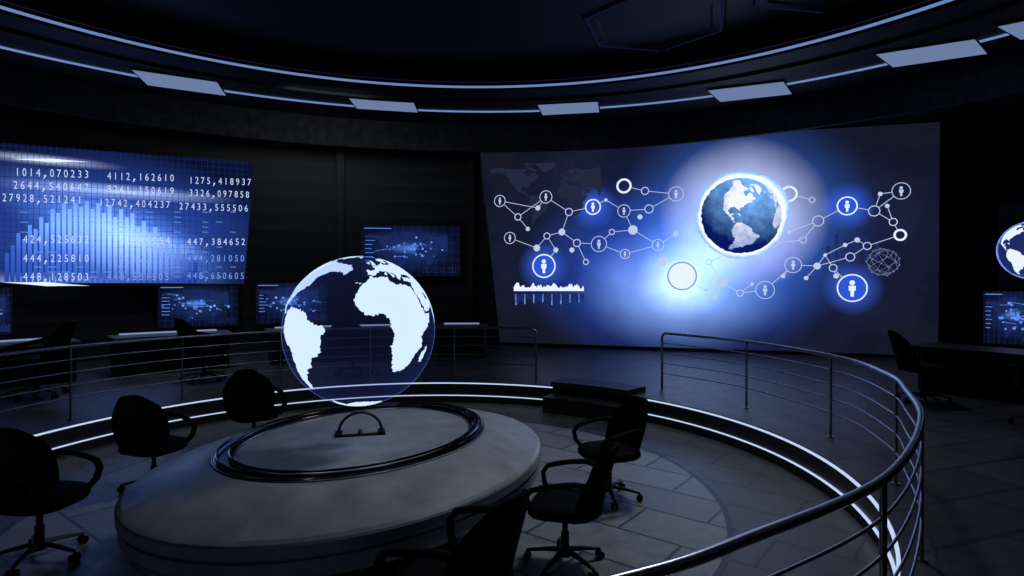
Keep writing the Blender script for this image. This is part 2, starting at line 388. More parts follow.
# ------------------------------------------------------------ chairs
def build_chair():
    e=empty('office_chair',(0,0,0),0,category='chair')
    bm=bmesh.new(); n=40; rings=[]
    for z,s in((.415,.80),(.42,.93),(.445,1.0),(.475,1.0),(.495,.95),(.505,.8),(.503,.4)):
        rings.append([])
        for i in range(n):
            a=2*pi*i/n; c,q=math.cos(a),math.sin(a)
            x=.28*s*math.copysign(abs(c)**.6,c); y=.27*s*math.copysign(abs(q)**.6,q)
            rings[-1].append(bm.verts.new((x,y,z-(.02*max(0,y/.27)**3)*1.0)))
    for a,b in zip(rings,rings[1:]):
        for i in range(n): bm.faces.new((a[i],a[(i+1)%n],b[(i+1)%n],b[i]))
    bm.faces.new(rings[0][::-1]); bm.faces.new(rings[-1])
    finish(bm,'seat',M_chair,e,ang=60)
    bm=bmesh.new(); NU,NV=18,16; G=[[[None]*(NV+1) for _ in range(NU+1)] for _ in range(2)]
    for s in range(2):
        for i in range(NU+1):
            u=-1+2*i/NU
            for j in range(NV+1):
                v=j/NV
                w=.30*(.88+.14*math.sin(pi*min(1,v*1.1)))*(1-.34*v**7)
                x=w*u; z=.42+.53*v-.07*abs(u)**3.5*v**3
                y=-.235-.15*v+.02*math.sin(pi*v)+(.14*(1-.35*v))*u*u
                th=.05*(1-.6*abs(u)**4)*(1-.4*v**5)
                G[s][i][j]=bm.verts.new((x,y-(th if s else 0),z))
    for s in range(2):
        for i in range(NU):
            for j in range(NV): bm.faces.new((G[s][i][j],G[s][i+1][j],G[s][i+1][j+1],G[s][i][j+1]))
    for i in range(NU):
        for j in(0,NV): bm.faces.new((G[0][i][j],G[0][i+1][j],G[1][i+1][j],G[1][i][j]))
    for j in range(NV):
        for i in(0,NU): bm.faces.new((G[0][i][j],G[0][i][j+1],G[1][i][j+1],G[1][i][j]))
    finish(bm,'backrest',M_chair,e,ang=70)
    for sx in(-1,1):
        bm=bmesh.new()
        P=[(.265,-.20,.70),(.295,-.12,.715),(.305,.0,.70),(.31,.12,.675),(.305,.20,.65),(.295,.235,.60),(.28,.22,.52),(.255,.17,.455)]
        tube(bm,[(sx*a,b,c) for a,b,c in P],.032,10,.02)
        finish(bm,'armrest',M_chair,e,ang=70)
    bm=bmesh.new(); tube(bm,[(0,0,.08),(0,0,.25),(0,0,.251),(0,0,.41)],.032,16,radii=[1,1,.7,.7]); box(bm,-.12,.12,-.12,.12,.395,.418)
    finish(bm,'seat_column',M_chairpl,e)
    bm=bmesh.new(); tube(bm,[(0,0,.07),(0,0,.13)],.05,16)
    for k in range(5):
        a=2*pi*k/5+.3; c,s=math.cos(a),math.sin(a)
        tube(bm,[(c*.03,s*.03,.115),(c*.16,s*.16,.10),(c*.30,s*.30,.075)],.028,8,.018,radii=[1,.85,.6])
    sb=finish(bm,'star_base',M_chairpl,e)
    for k in range(5):
        a=2*pi*k/5+.3; c,s=math.cos(a),math.sin(a)
        bm=bmesh.new()
        for o in(-.02,.02):
            p=Vector((c*.30-s*o,s*.30+c*o,.03)); d=Vector((-s,c,0))*.009
            tube(bm,[p-d,p+d],.03,14)
        tube(bm,[(c*.30,s*.30,.03),(c*.30,s*.30,.08)],.009,6)
        finish(bm,'caster',M_chairpl,sb)
    return e
proto=build_chair()
protokids=list(proto.children)
G1='black office chairs around the oval table'; G2_='black office chairs at the consoles'; G3='black office chairs at the dark desk'
chairs=[
(-3.82,4.85,PITZ,-8,1.08,'black armchair on castors with its seat turned to the table',G1),
(-3.85,6.45,PITZ,-20,1.03,'black armchair on castors beside the oval table',G1),
(-3.4,7.9,PITZ,-50,1.08,'black armchair on castors beside the oval table',G1),
(1.0,6.2,PITZ,200,1.05,'black armchair on castors facing the oval table',G1),
(.42,4.75,PITZ,165,1.03,'black armchair on castors facing the oval table',G1),
(-.34,3.5,PITZ,150,1.14,'black armchair drawn close to the oval table',G1),
(-3.15,11.9,0,80,1.2,'black office chair near the wall console',G2_),
(-5.75,11.2,0,50,1.25,'black office chair at the curved wall console',G2_),
(-7.6,9.6,0,200,1.28,'black office chair at the curved wall console',G2_),
(6.3,9.2,0,-15,1.15,'black office chair pulled up to a dark desk',G3),
(6.75,7.6,0,70,1.1,'black office chair beside the dark desk',G3),
]
first=True
for x,y,z,fa,sc_,lab,grp in chairs:
    if first: c=proto; first=False
    else:
        c=proto.copy(); COL.objects.link(c)
        for k in protokids:
            kk=k.copy(); kk.parent=c; COL.objects.link(kk)
            for q in list(k.children):
                qq=q.copy(); qq.parent=kk; COL.objects.link(qq)
    c.location=(x,y,z); c.rotation_euler=(0,0,math.radians(fa-90)); c.scale=(sc_,sc_,sc_)
    c['label']=lab; c['group']=grp; c['category']='chair'

# ------------------------------------------------------------ railings
def catmull(K,n=12):
    out=[]; K=[Vector(k) for k in K]
    P=[K[0]*2-K[1]]+K+[K[-1]*2-K[-2]]
    for i in range(1,len(P)-2):
        for s in range(n):
            t=s/n; a,b,c,d=P[i-1:i+3]
            out.append(.5*((2*b)+(c-a)*t+(2*a-5*b+4*c-d)*t*t+(3*b-a-3*c+d)*t**3))
    out.append(K[-1]); return out
def railing(path,spacing,label,mat,rh,rb_):
    o=path[0].copy(); path=[q-o for q in path]
    e=empty('safety_railing',(o.x,o.y,0),0,label=label,category='railing')
    L=[0]
    for a,b in zip(path,path[1:]): L.append(L[-1]+(b-a).length)
    def at(s):
        for i in range(len(L)-1):
            if L[i+1]>=s:
                t=(s-L[i])/max(1e-9,L[i+1]-L[i]); return path[i].lerp(path[i+1],t)
        return path[-1]
    tot=L[-1]; n=140
    pts=[Vector((0,0,0)),Vector((0,0,.88))]
    for k in range(1,6):
        t=k/5*pi/2; q=at(.09*(1-math.cos(t))); pts.append(Vector((q.x,q.y,.88+.09*math.sin(t))))
    for i in range(1,n+1):
        q=at(.09+(tot-.09)*i/n); pts.append(Vector((q.x,q.y,.97)))
    bm=bmesh.new(); tube(bm,pts,rh,10); finish(bm,'handrail',mat,e,ang=70)
    for z in(.80,.63,.46,.29):
        bm=bmesh.new(); tube(bm,[(at(tot*i/n).x,at(tot*i/n).y,z) for i in range(n+1)],rb_,8); finish(bm,'rail_bar',mat,e,ang=70)
    s=spacing
    while s<tot:
        q=at(s); bm=bmesh.new(); tube(bm,[(q.x,q.y,0),(q.x,q.y,.012),(q.x,q.y,.0121),(q.x,q.y,.955)],rh*.77,10,radii=[2.4,2.4,1,1]); finish(bm,'post',mat,e,ang=50); s+=spacing
railing(catmull([(2.55,10.2),(3.4,8.85),(3.80,7.0),(3.58,5.7),(3.22,4.9),(2.66,3.9),(1.72,2.75),(.78,2.06),(.33,1.80),(-.3,1.55),(-1.2,1.4),(-2.2,1.55)]),1.68,'curved polished steel tube railing around the sunken floor',M_chrome,.022,.008)
railing([Vector(q) for q in arc_pts(70.8,205,5.0,100,(-1.2,6.4))],1.57,'curved steel tube railing in front of the wall consoles',M_chrome2,.020,.0075)

st=empty('entrance_steps',(PIT[0],PIT[1],0),0,label='dark block of two steps leading down through the railing gap',category='steps')
bm=bmesh.new(); arc_slab(bm,(0,0),4.50,5.05,.001,.09,45.5,64,10); finish(bm,'upper_step',M_step,st)
bm=bmesh.new(); arc_slab(bm,(0,0),4.15,4.57,PITZ+.001,-.12,43,64,10); finish(bm,'lower_step',M_step,st)

# ------------------------------------------------------------ consoles
def console(c,r0,r1,a0,a1,label,grp,led=True):
    am=math.radians((a0+a1)/2)
    e=empty('control_console',(c[0]+r0*math.cos(am),c[1]+r0*math.sin(am),0),0,label=label,category='desk',group=grp)
    o=(-r0*math.cos(am),-r0*math.sin(am))
    bm=bmesh.new(); arc_slab(bm,o,r0,r1,.70,.755,a0,a1,24); finish(bm,'worktop',M_desktop if led else M_desk,e)
    bm=bmesh.new(); arc_slab(bm,o,r1-.12,r1-.06,0,.70,a0+.5,a1-.5,24); finish(bm,'back_panel',M_desk,e)
    for a in(a0+.3,a1-.9):
        bm=bmesh.new(); arc_slab(bm,o,r0+.08,r1-.12,0,.70,a,a+.5,2); finish(bm,'side_panel',M_desk,e)
    if led:
        bm=bmesh.new(); arc_slab(bm,o,r1-.10,r1-.07,.755,.785,a0+1.2,a1-1.2,24); finish(bm,'light_strip',M_leds,e)
console(RC,10.0,10.9,101,118,'dark curved control console with thin white light strip','wall consoles')
console(RC,10.0,10.9,122,134,'dark curved control console with thin white light strip','wall consoles')
console(RC,10.0,10.9,137,152,'dark curved control console with thin white light strip','wall consoles')
console(RC,10.2,11.1,90,97,'short dark control console with thin white light strip','wall consoles')
console(RC,9.5,10.4,12,39,'dark curved desk beside the large video wall','wall consoles',False)

# ------------------------------------------------------------ screens
class Scr:
    def __init__(s,P0,P1):
        s.P0=Vector((P0[0],P0[1],0)); d=Vector((P1[0]-P0[0],P1[1]-P0[1],0)); s.w=d.length; s.e=d.normalized()
        s.n=s.e.cross(Vector((0,0,1)))
        s.mat=Matrix(((s.e.x,0,s.n.x,s.P0.x),(s.e.y,0,s.n.y,s.P0.y),(0,1,0,0),(0,0,0,1)))
    def loc(s,px,py):
        dx=(px-CX)/F; ex,ey=s.e.x,s.e.y; X0,Y0=s.P0.x,s.P0.y
        u=(dx*Y0-X0)/(ex-dx*ey); t=Y0+u*ey
        return (u,E-(py-HZ)/F*t)
    def k(s,px):
        dx=(px-CX)/F; u=(dx*s.P0.y-s.P0.x)/(s.e.x-dx*s.e.y); return (s.P0.y+u*s.e.y)/F
class G2:
    def __init__(s): s.bm=bmesh.new(); s.z=.0
    def step(s,d=.003): s.z+=d
    def poly(s,P,m=0):
        f=s.bm.faces.new([s.bm.verts.new((x,y,s.z)) for x,y in P]); f.material_index=m
    def disc(s,c,r,m=0,n=24): s.poly([(c[0]+r*math.cos(2*pi*i/n),c[1]+r*math.sin(2*pi*i/n)) for i in range(n)],m)
    def ring(s,c,r,w,m=0,n=28):
        a=[s.bm.verts.new((c[0]+r*math.cos(2*pi*i/n),c[1]+r*math.sin(2*pi*i/n),s.z)) for i in range(n)]
        b=[s.bm.verts.new((c[0]+(r-w)*math.cos(2*pi*i/n),c[1]+(r-w)*math.sin(2*pi*i/n),s.z)) for i in range(n)]
        for i in range(n):
            j=(i+1)%n; f=s.bm.faces.new((a[i],a[j],b[j],b[i])); f.material_index=m
    def line(s,p,q,w,m=0):
        d=Vector((q[0]-p[0],q[1]-p[1]))
        if d.length<1e-6: return
        d.normalize(); nx,ny=-d.y*w/2,d.x*w/2
        s.poly([(p[0]+nx,p[1]+ny),(p[0]-nx,p[1]-ny),(q[0]-nx,q[1]-ny),(q[0]+nx,q[1]+ny)],m)
    def flare(s,a,b,w,m=0):
        c=((a[0]+b[0])/2,(a[1]+b[1])/2)
        s.poly([a,(c[0]+(a[0]-c[0])*.5,c[1]+(a[1]-c[1])*.5-w*.4),(c[0],c[1]-w),(c[0]+(b[0]-c[0])*.5,c[1]+(b[1]-c[1])*.5-w*.4),b,(c[0]+(b[0]-c[0])*.5,c[1]+(b[1]-c[1])*.5+w*.4),(c[0],c[1]+w),(c[0]+(a[0]-c[0])*.5,c[1]+(a[1]-c[1])*.5+w*.4)],m)
    _cache={}
    def glyph(s,ch):
        if ch not in G2._cache:
            cu=bpy.data.curves.new('t','FONT'); cu.body=ch; cu.size=1; cu.resolution_u=3; cu.offset=-.004
            o=bpy.data.objects.new('t',cu); COL.objects.link(o)
            dg=bpy.context.evaluated_depsgraph_get(); me=bpy.data.meshes.new_from_object(o.evaluated_get(dg))
            V=[(v.co.x,v.co.y) for v in me.vertices]; Fc=[tuple(p.vertices) for p in me.polygons]
            x0=min(v[0] for v in V); x1=max(v[0] for v in V)
            G2._cache[ch]=([(a-(x0+x1)/2,b) for a,b in V],Fc)
            bpy.data.objects.remove(o); bpy.data.curves.remove(cu); bpy.data.meshes.remove(me)
        return G2._cache[ch]
    def char(s,ch,c,size,sx,m):
        V,Fc=s.glyph(ch)
        vs=[s.bm.verts.new((c[0]+x*size*sx,c[1]+y*size,s.z)) for x,y in V]
        for f in Fc:
            try: q=s.bm.faces.new([vs[i] for i in f]); q.material_index=m
            except Exception: pass
def glow_mat(name,base,glows,tex=.25,cloud=0):
    m,nt,out=newmat(name); N=nt.nodes; L=nt.links
    tc=N.new('ShaderNodeTexCoord')
    nz=N.new('ShaderNodeTexNoise'); nz.inputs['Scale'].default_value=.7; nz.inputs['Detail'].default_value=8; nz.inputs['Roughness'].default_value=.6; L.new(tc.outputs['Object'],nz.inputs[0])
    r=N.new('ShaderNodeValToRGB'); L.new(nz.outputs['Fac'],r.inputs[0]); r.color_ramp.elements[0].position=.3; r.color_ramp.elements[1].position=.7
    r.color_ramp.elements[0].color=(1-tex,1-tex,1-tex,1); r.color_ramp.elements[1].color=(1,1,1,1)
    mx=N.new('ShaderNodeMix'); mx.data_type='RGBA'; mx.blend_type='MULTIPLY'; mx.inputs[0].default_value=1
    mx.inputs[6].default_value=(*base,1); L.new(r.outputs[0],mx.inputs[7]); cur=mx.outputs[2]
    cl=N.new('ShaderNodeMapRange'); L.new(nz.outputs['Fac'],cl.inputs[0]); cl.inputs[1].default_value=.3; cl.inputs[2].default_value=.65; cl.inputs[3].default_value=1-cloud; cl.inputs[4].default_value=1
    for gi in glows:
        cx,cy,rx,ry,col,pw=gi[:6]; rot=gi[6] if len(gi)>6 else 0
        sh=N.new('ShaderNodeVectorMath'); sh.operation='SUBTRACT'; L.new(tc.outputs['Object'],sh.inputs[0]); sh.inputs[1].default_value=(cx,cy,0)
        vr=N.new('ShaderNodeVectorRotate'); vr.rotation_type='Z_AXIS'; vr.inputs['Angle'].default_value=-rot; L.new(sh.outputs[0],vr.inputs['Vector'])
        mp=N.new('ShaderNodeVectorMath'); mp.operation='MULTIPLY'; L.new(vr.outputs[0],mp.inputs[0]); mp.inputs[1].default_value=(1/rx,1/ry,0)
        ln=N.new('ShaderNodeVectorMath'); ln.operation='LENGTH'; L.new(mp.outputs[0],ln.inputs[0])
        sb=N.new('ShaderNodeMath'); sb.operation='SUBTRACT'; sb.use_clamp=True; sb.inputs[0].default_value=1; L.new(ln.outputs['Value'],sb.inputs[1])
        pwn=N.new('ShaderNodeMath'); pwn.operation='POWER'; L.new(sb.outputs[0],pwn.inputs[0]); pwn.inputs[1].default_value=pw
        ml=N.new('ShaderNodeMath'); ml.operation='MULTIPLY'; L.new(pwn.outputs[0],ml.inputs[0]); L.new(cl.outputs[0],ml.inputs[1])
        sc=N.new('ShaderNodeMix'); sc.data_type='RGBA'; sc.blend_type='ADD'; L.new(ml.outputs[0],sc.inputs[0])
        L.new(cur,sc.inputs[6]); sc.inputs[7].default_value=(*col,1); cur=sc.outputs[2]
    em=N.new('ShaderNodeEmission'); L.new(cur,em.inputs[0]); L.new(em.outputs[0],out.inputs[0])
    return m
def screen_body(scr,name,corners,label,cat,depth=.10,bez=.05,dispmat=None):
    e=bpy.data.objects.new(name,None); link(e); e['label']=label; e['category']=cat
    e.matrix_world=scr.mat; e.empty_display_size=.3
    bm=bmesh.new(); m=[Vector(c) for c in corners]; cc=sum(m,Vector((0,0)))/4
    big=[(v[0]+math.copysign(bez,v[0]-cc[0]),v[1]+math.copysign(bez,v[1]-cc[1])) for v in m]
    f=[bm.verts.new((x,y,0)) for x,y in big]; b=[bm.verts.new((x,y,-depth)) for x,y in big]
    bm.faces.new(f); bm.faces.new(b[::-1])
    for i in range(4): j=(i+1)%4; bm.faces.new((f[i],b[i],b[j],f[j]))
    finish(bm,'screen_housing',M_black,e,smooth=False)
    bm=bmesh.new(); bm.faces.new([bm.verts.new((x,y,.004)) for x,y in corners])
    finish(bm,'display_panel',dispmat,e,smooth=False)
    return e
W1=emat('display_white',srgb(225,236,255),1.1)
W2=emat('display_light_blue',srgb(120,160,255),1.0)
W3=emat('display_mid_blue',srgb(45,85,215),1.0)
W4=emat('display_dim_blue',srgb(30,42,98),1.0)
W5=emat('display_navy',srgb(6,12,50),1.0)
MS=[W1,W2,W3,W4,W5]

# ---- main video wall
sc=Scr((-.35,17.2),(10.1,14.2))
p=lambda x,y: sc.loc(x,y)
cor=[p(480,150),p(940,122),p(938,356),p(500,342)]
def gl(x,y,r,col,pw,sy=1.0):
    u,v=p(x,y); k=sc.k(x); return (u,v,r*k*1.05,r*k*sy,col,pw)
glows=[gl(700,240,270,(.005,.018,.11),1.5,.58),gl(672,272,155,(.03,.14,1.0),1.6,.66),gl(680,288,105,(.45,.72,1.0),1.7,.66),gl(682,280,46,(.6,.7,.8),1.3,.9),gl(742,214,78,(1.0,1.0,1.0),1.15),gl(740,220,120,(.05,.2,.9),1.5),
       gl(705,250,70,(.14,.32,.6),1.5),gl(544,266,26,(.04,.13,.8),1.2),gl(852,288,28,(.04,.13,.8),1.2),gl(847,206,26,(.03,.12,.8),1.2),gl(593,207,24,(.03,.12,.8),1.2)]
dm=glow_mat('display_network_background',srgb(26,28,41),glows,.5,.25)
vw=screen_body(sc,'video_wall',cor,'huge flat video wall showing a glowing globe and people network graphics','screen',.14,.05,dm)
g2=G2(); g2.z=.010
WM=emat('display_faint_map',srgb(34,40,64),1.0)
WS=emat('display_soft_white',srgb(190,205,240),1.0)
WP=emat('display_pale_grey',srgb(112,125,168),1.0)
WF=emat('display_faint_chart',srgb(30,42,98),1.0)
def pl(a,b,w,m): g2.line(p(*a),p(*b),w,m)
for k,(V,T) in LAND.items():
    if k=='antarctica': continue
    for t in T:
        if len(set(t))<3: continue
        g2.poly([p(565+V[i][0]*.45,200-V[i][1]*.45) for i in t],7)
for x,w,h in [(826,4,16),(835,3,28),(844,5,22),(856,3,34),(864,4,26),(875,3,20)]:
    a=p(x,262); b=p(x+w,262); t=p(x,262-h); g2.poly([a,b,(b[0],t[1]),(a[0],t[1])],11)
g2.step()
PR=[(500,201,6),(546,197,6.5),(510,238,6),(599,244,8),(658,245,6),(676,194,7.5),(624,211,6.5),(901,191,8.5),(765,290,9),(793,265,8),(625,254,5)]
PB=[(593,207,8),(544,266,12),(847,206,9.5),(852,288,14)]
RR=[(518,217,3.6),(547,236,3.5),(569,212,4),(577,243,4),(645,191,4),(649,209,4.5),(818,221,5.5),(803,240,3.5),(874,211,5.5),(893,222,4),(850,257,4.5),(740,293,3.5),(833,268,4),(730,253,5.5),(709,262,3),(812,200,3),(867,246,4),(775,243,3.5),(612,232,3),(586,262,3)]
RB=[(624,186,7.5),(789,194,8),(900,235,6)]
FD=[(537,248,4),(556,250,3),(562,232,4),(633,230,5.5),(538,208,3),(880,194,2.5),(857,240,3),(817,266,4),(825,255,2),(722,282,5.5),(706,290,2),(662,262,5),(640,217,3),(572,250,3),(676,234,3),(845,245,2.5),(789,232,2),(836,276,3),(806,278,2.5),(783,276,2.5),(752,284,2),(887,206,2.5),(715,298,2.5),(528,229,2.5),(606,200,2)]
hollow=PR+PB+RR+RB
lines=[((500,201),(518,217)),((518,217),(546,197)),((546,197),(569,212)),((500,201),(538,208)),((538,208),(546,197)),((569,212),(593,207)),((510,238),(537,248)),((537,248),(547,236)),((547,236),(556,250)),((556,250),(544,266)),((562,232),(577,243)),((577,243),(599,244)),((569,212),(562,232)),((562,232),(547,236)),((599,244),(625,254)),((624,186),(645,191)),((645,191),(676,194)),((624,211),(649,209)),((624,211),(633,230)),((649,209),(676,194)),((658,245),(676,234)),((658,245),(633,230)),((625,254),(658,245)),
((789,194),(812,200)),((818,221),(803,240)),((789,232),(818,221)),((818,221),(847,206)),((847,206),(874,211)),((874,211),(901,191)),((901,191),(880,194)),((880,194),(874,211)),((874,211),(893,222)),((893,222),(900,235)),((867,246),(900,235)),((793,265),(817,266)),((817,266),(825,255)),((825,255),(833,268)),((817,266),(850,257)),((850,257),(867,246)),((765,290),(793,265)),((765,290),(740,293)),((730,253),(709,262)),((709,262),(722,282)),((706,290),(722,282)),((706,290),(690,282)),((722,282),(740,293)),((833,268),(852,288)),((825,255),(845,245)),((857,240),(867,246)),((783,276),(793,265)),((806,278),(817,266)),((752,284),(740,293)),((836,276),(833,268)),((803,240),(775,243)),((893,222),(887,206)),((857,240),(845,245)),((722,282),(715,298)),((599,244),(612,232)),((612,232),(633,230)),((577,243),(586,262)),((518,217),(528,229)),((593,207),(606,200)),((606,200),(624,211))]
for a,b in lines:
    A=p(*a); B=p(*b); d=Vector((B[0]-A[0],B[1]-A[1])); l=d.length; d.normalize()
    s0=s1=0
    for x,y,r in hollow:
        if math.dist((x,y),a)<2.5: s0=r*sc.k(x)
        if math.dist((x,y),b)<2.5: s1=r*sc.k(x)
    if s0+s1<l: g2.line((A[0]+d.x*s0,A[1]+d.y*s0),(B[0]-d.x*s1,B[1]-d.y*s1),.016,8)
g2.step()
def icon(c,q,m=8):
    g2.disc((c[0],c[1]+.42*q),.2*q,m,12)
    g2.poly([(c[0]-.26*q,c[1]+.18*q),(c[0]-.24*q,c[1]-.2*q),(c[0]-.13*q,c[1]-.25*q),(c[0]-.12*q,c[1]-.68*q),(c[0]+.12*q,c[1]-.68*q),(c[0]+.13*q,c[1]-.25*q),(c[0]+.24*q,c[1]-.2*q),(c[0]+.26*q,c[1]+.18*q)],m)
for x,y,r in PR: k=sc.k(x); c=p(x,y); g2.ring(c,r*k,.7*k,8); icon(c,r*k*.88)
for x,y,r in PB:
    k=sc.k(x); c=p(x,y); g2.disc(c,r*k,2); g2.step(); g2.ring(c,r*k,1.3*k,0); icon(c,r*k*.9,0); g2.step(-.003)
for x,y,r in RR: k=sc.k(x); g2.ring(p(x,y),r*k,.9*k,8)
for x,y,r in RB: k=sc.k(x); g2.ring(p(x,y),r*k,2.0*k,0)
for x,y,r in FD: g2.disc(p(x,y),r*sc.k(x)*.85,8)
c=p(682,276); k=sc.k(682); g2.disc(c,14.5*k,1); g2.step(); g2.ring(c,16.5*k,1.5*k,0); g2.disc(c,13*k,0)
rw=random.Random(5); top=[];bot=[]
for i in range(71):
    x=514+i; s=abs(math.sin(i*.42)*math.sin(i*.17+1))*4+rw.uniform(0,3)
    top.append(p(x,289-s)); bot.append(p(x,297+s*1.2))
b0=[p(514+i,291) for i in range(71)]; b1=[p(514+i,294) for i in range(71)]
for i in range(70):
    g2.poly([b0[i],b0[i+1],top[i+1],top[i]],0)
    g2.poly([b1[i],b1[i+1],bot[i+1],bot[i]],3)
for i in range(0,70,9): pl((516+i,294),(516+i,305-(i%4)),.03,1)
cc=(883,262); PN=[]
for i in range(34):
    a=i*2.39996; zz=1-2*(i+.5)/34; r=math.sqrt(1-zz*zz); PN.append((r*math.cos(a),zz,r*math.sin(a)))
for a,b in itertools.combinations(PN,2):
    if math.dist(a,b)<.72 : pl((cc[0]+a[0]*17,cc[1]+a[1]*14),(cc[0]+b[0]*17,cc[1]+b[1]*14),.007,9)
for a in PN: g2.disc(p(cc[0]+a[0]*17,cc[1]+a[1]*14),.018,9,8)
g2.step()
gc=p(741,215); k=sc.k(741); GR=40*k
n=220
def corona(R1,amp,o,m):
    A=[]
    for i in range(n):
        a=2*pi*i/n
        nz=noise.noise(Vector((math.cos(a)*2.5+o,math.sin(a)*2.5,o)))+.5*noise.noise(Vector((math.cos(a)*8+o,math.sin(a)*8,o)))+.35*noise.noise(Vector((math.cos(a)*20+o,math.sin(a)*20,o)))
        nz+=.6*max(0,math.sin(a+.6))
        r1=R1*(1+amp*nz)
        A.append((gc[0]+r1*math.cos(a),gc[1]+r1*math.sin(a)))
    g2.poly(A,m)
CM=[]
for i,(r_,c_) in enumerate([(1.085,(150,195,255)),(1.065,(170,208,255)),(1.045,(190,221,255)),(1.03,(208,232,255)),(1.015,(225,242,255)),(1.0,(240,250,255))]):
    CM.append(emat('display_corona',srgb(*c_),1.0+.02*i)); corona(GR*r_,.05-.005*i,1+.2*i,12+i); g2.step(.002)
O=[]
for i in range(n):
    a=2*pi*i/n; q=.965-.05*abs(noise.noise(Vector((math.cos(a)*6,math.sin(a)*6,9))))-.05*max(0,math.sin(a+.7))
    O.append((gc[0]+GR*q*math.cos(a),gc[1]+GR*q*math.sin(a)))
g2.poly(O,5); g2.step(.002)
for kk,(V,T) in LAND.items():
    for t in T:
        if len(set(t))<3: continue
        Q=[sph(V[i][0],V[i][1],-75,22,1) for i in t]
        if all(q[1]<-.02 for q in Q):
            ca,sa=math.cos(-.35),math.sin(-.35)
            g2.poly([(gc[0]+(q[0]*ca-q[2]*sa)*GR*.93,gc[1]+(q[0]*sa+q[2]*ca)*GR*.93) for q in Q],6)
g2.step()
def rich(name,base,lit,cx,cy,r,sc_,lo=.12,hi=.62):
    m,nt,out=newmat(name); N=nt.nodes; L=nt.links
    tc=N.new('ShaderNodeTexCoord'); nz=N.new('ShaderNodeTexNoise'); nz.inputs['Scale'].default_value=sc_; nz.inputs['Detail'].default_value=8; nz.inputs['Roughness'].default_value=.7; L.new(tc.outputs['Object'],nz.inputs[0])
    mp=N.new('ShaderNodeMapping'); mp.inputs['Location'].default_value=(-cx/r,-cy/r,0); mp.inputs['Scale'].default_value=(1/r,1/r,0); L.new(tc.outputs['Object'],mp.inputs[0])
    ln=N.new('ShaderNodeVectorMath'); ln.operation='LENGTH'; L.new(mp.outputs[0],ln.inputs[0])
    sb=N.new('ShaderNodeMath'); sb.operation='SUBTRACT'; sb.inputs[0].default_value=1.35; L.new(ln.outputs['Value'],sb.inputs[1])
    mu=N.new('ShaderNodeMath'); mu.operation='MULTIPLY'; L.new(sb.outputs[0],mu.inputs[0]); L.new(nz.outputs['Fac'],mu.inputs[1])
    mr=N.new('ShaderNodeMapRange'); L.new(mu.outputs[0],mr.inputs[0]); mr.inputs[1].default_value=lo; mr.inputs[2].default_value=hi
    mx=N.new('ShaderNodeMix'); mx.data_type='RGBA'; L.new(mr.outputs[0],mx.inputs[0]); mx.inputs[6].default_value=(*base,1); mx.inputs[7].default_value=(*lit,1)
    em=N.new('ShaderNodeEmission'); L.new(mx.outputs[2],em.inputs[0]); L.new(em.outputs[0],out.inputs[0]); return m
ocean_m=rich('display_globe_ocean',srgb(8,26,95),srgb(120,185,255),gc[0]+.3*GR,gc[1]+.75*GR,GR*1.3,3.5,.1,.6)
land_m=rich('display_globe_land',srgb(55,100,210),srgb(245,250,255),gc[0]+.2*GR,gc[1]+.45*GR,GR*1.4,6,.1,.55)
finish(g2.bm,'display_graphics',MS+[ocean_m,land_m,WM,WS,WP,CM[2],WF]+CM,vw,smooth=False,recalc=False)

# ---- left data screen
sl=Scr(ray_circle(0,13.0),ray_circle(250,13.0))
p=lambda x,y: sl.loc(x,y)
cor=[p(-46,139),p(254,163),p(244,284),p(-46,281.5)]
def gl2(x,y,r,col,pw,sy=1.0,rot=0):
    u,v=p(x,y); k=sl.k(x); return (u,v,r*k,r*k*sy,col,pw,rot)
dm=glow_mat('display_data_background',srgb(12,20,54),[gl2(115,235,160,(.03,.10,.55),1.1,.55),gl2(120,232,120,(.14,.32,1.0),1.3,.32,-.45),gl2(45,160,75,(.6,.7,1.0),1.8,.09),gl2(125,192,110,(.45,.6,1.0),1.5,.08),gl2(40,283,100,(.3,.45,.9),1.6,.13),gl2(150,240,60,(.3,.5,.8),1.4,.25,-.3)],.35)
dw=screen_body(sl,'data_display',cor,'large wall display with rows of numbers and a blue bar chart','screen',.12,.05,dm)
g2=G2(); g2.z=.010
WG=emat('display_grid_line',srgb(26,40,98),1.0)
for i in range(50):
    x=-42+i*5.8; g2.line(p(x,142+(x*.079)),p(x,282),.008,5)
for i in range(22):
    f=i/22; g2.line(p(-44,142+f*139),p(248,164+f*119),.008,5)
g2.step()
BARM=glow_mat('display_bars',srgb(28,60,165),[gl2(125,238,70,(.45,.66,.9),1.2,.6,-.4),gl2(100,222,110,(.10,.26,.85),1.0,.8),gl2(50,225,40,(.14,.28,.7),1.3,.9)],.3)
hs=[30,38,50,44,58,54,66,60,74,70,80,74,80,76,82,74,80,70,78,66,74,66,70,56,62,50,56,44,46,36,40,28,30,22]
for i,h in enumerate(hs):
    x=5+i*5.7; c=p(x,283); d=p(x+4.0,283); t=p(x,283-h)
    g2.poly([c,d,(d[0],t[1]),(c[0],t[1])],6)
g2.step()
random.seed(3)
for r_ in range(14):
    y=212+r_*5.0
    if abs(y-240)<6 or abs(y-260)<5: continue
    for c_ in range(16):
        x=20+c_*14; a=p(x,y)
        if random.random()<.5: g2.line(a,(a[0]+.14,a[1]),.012,1)
g2.step()
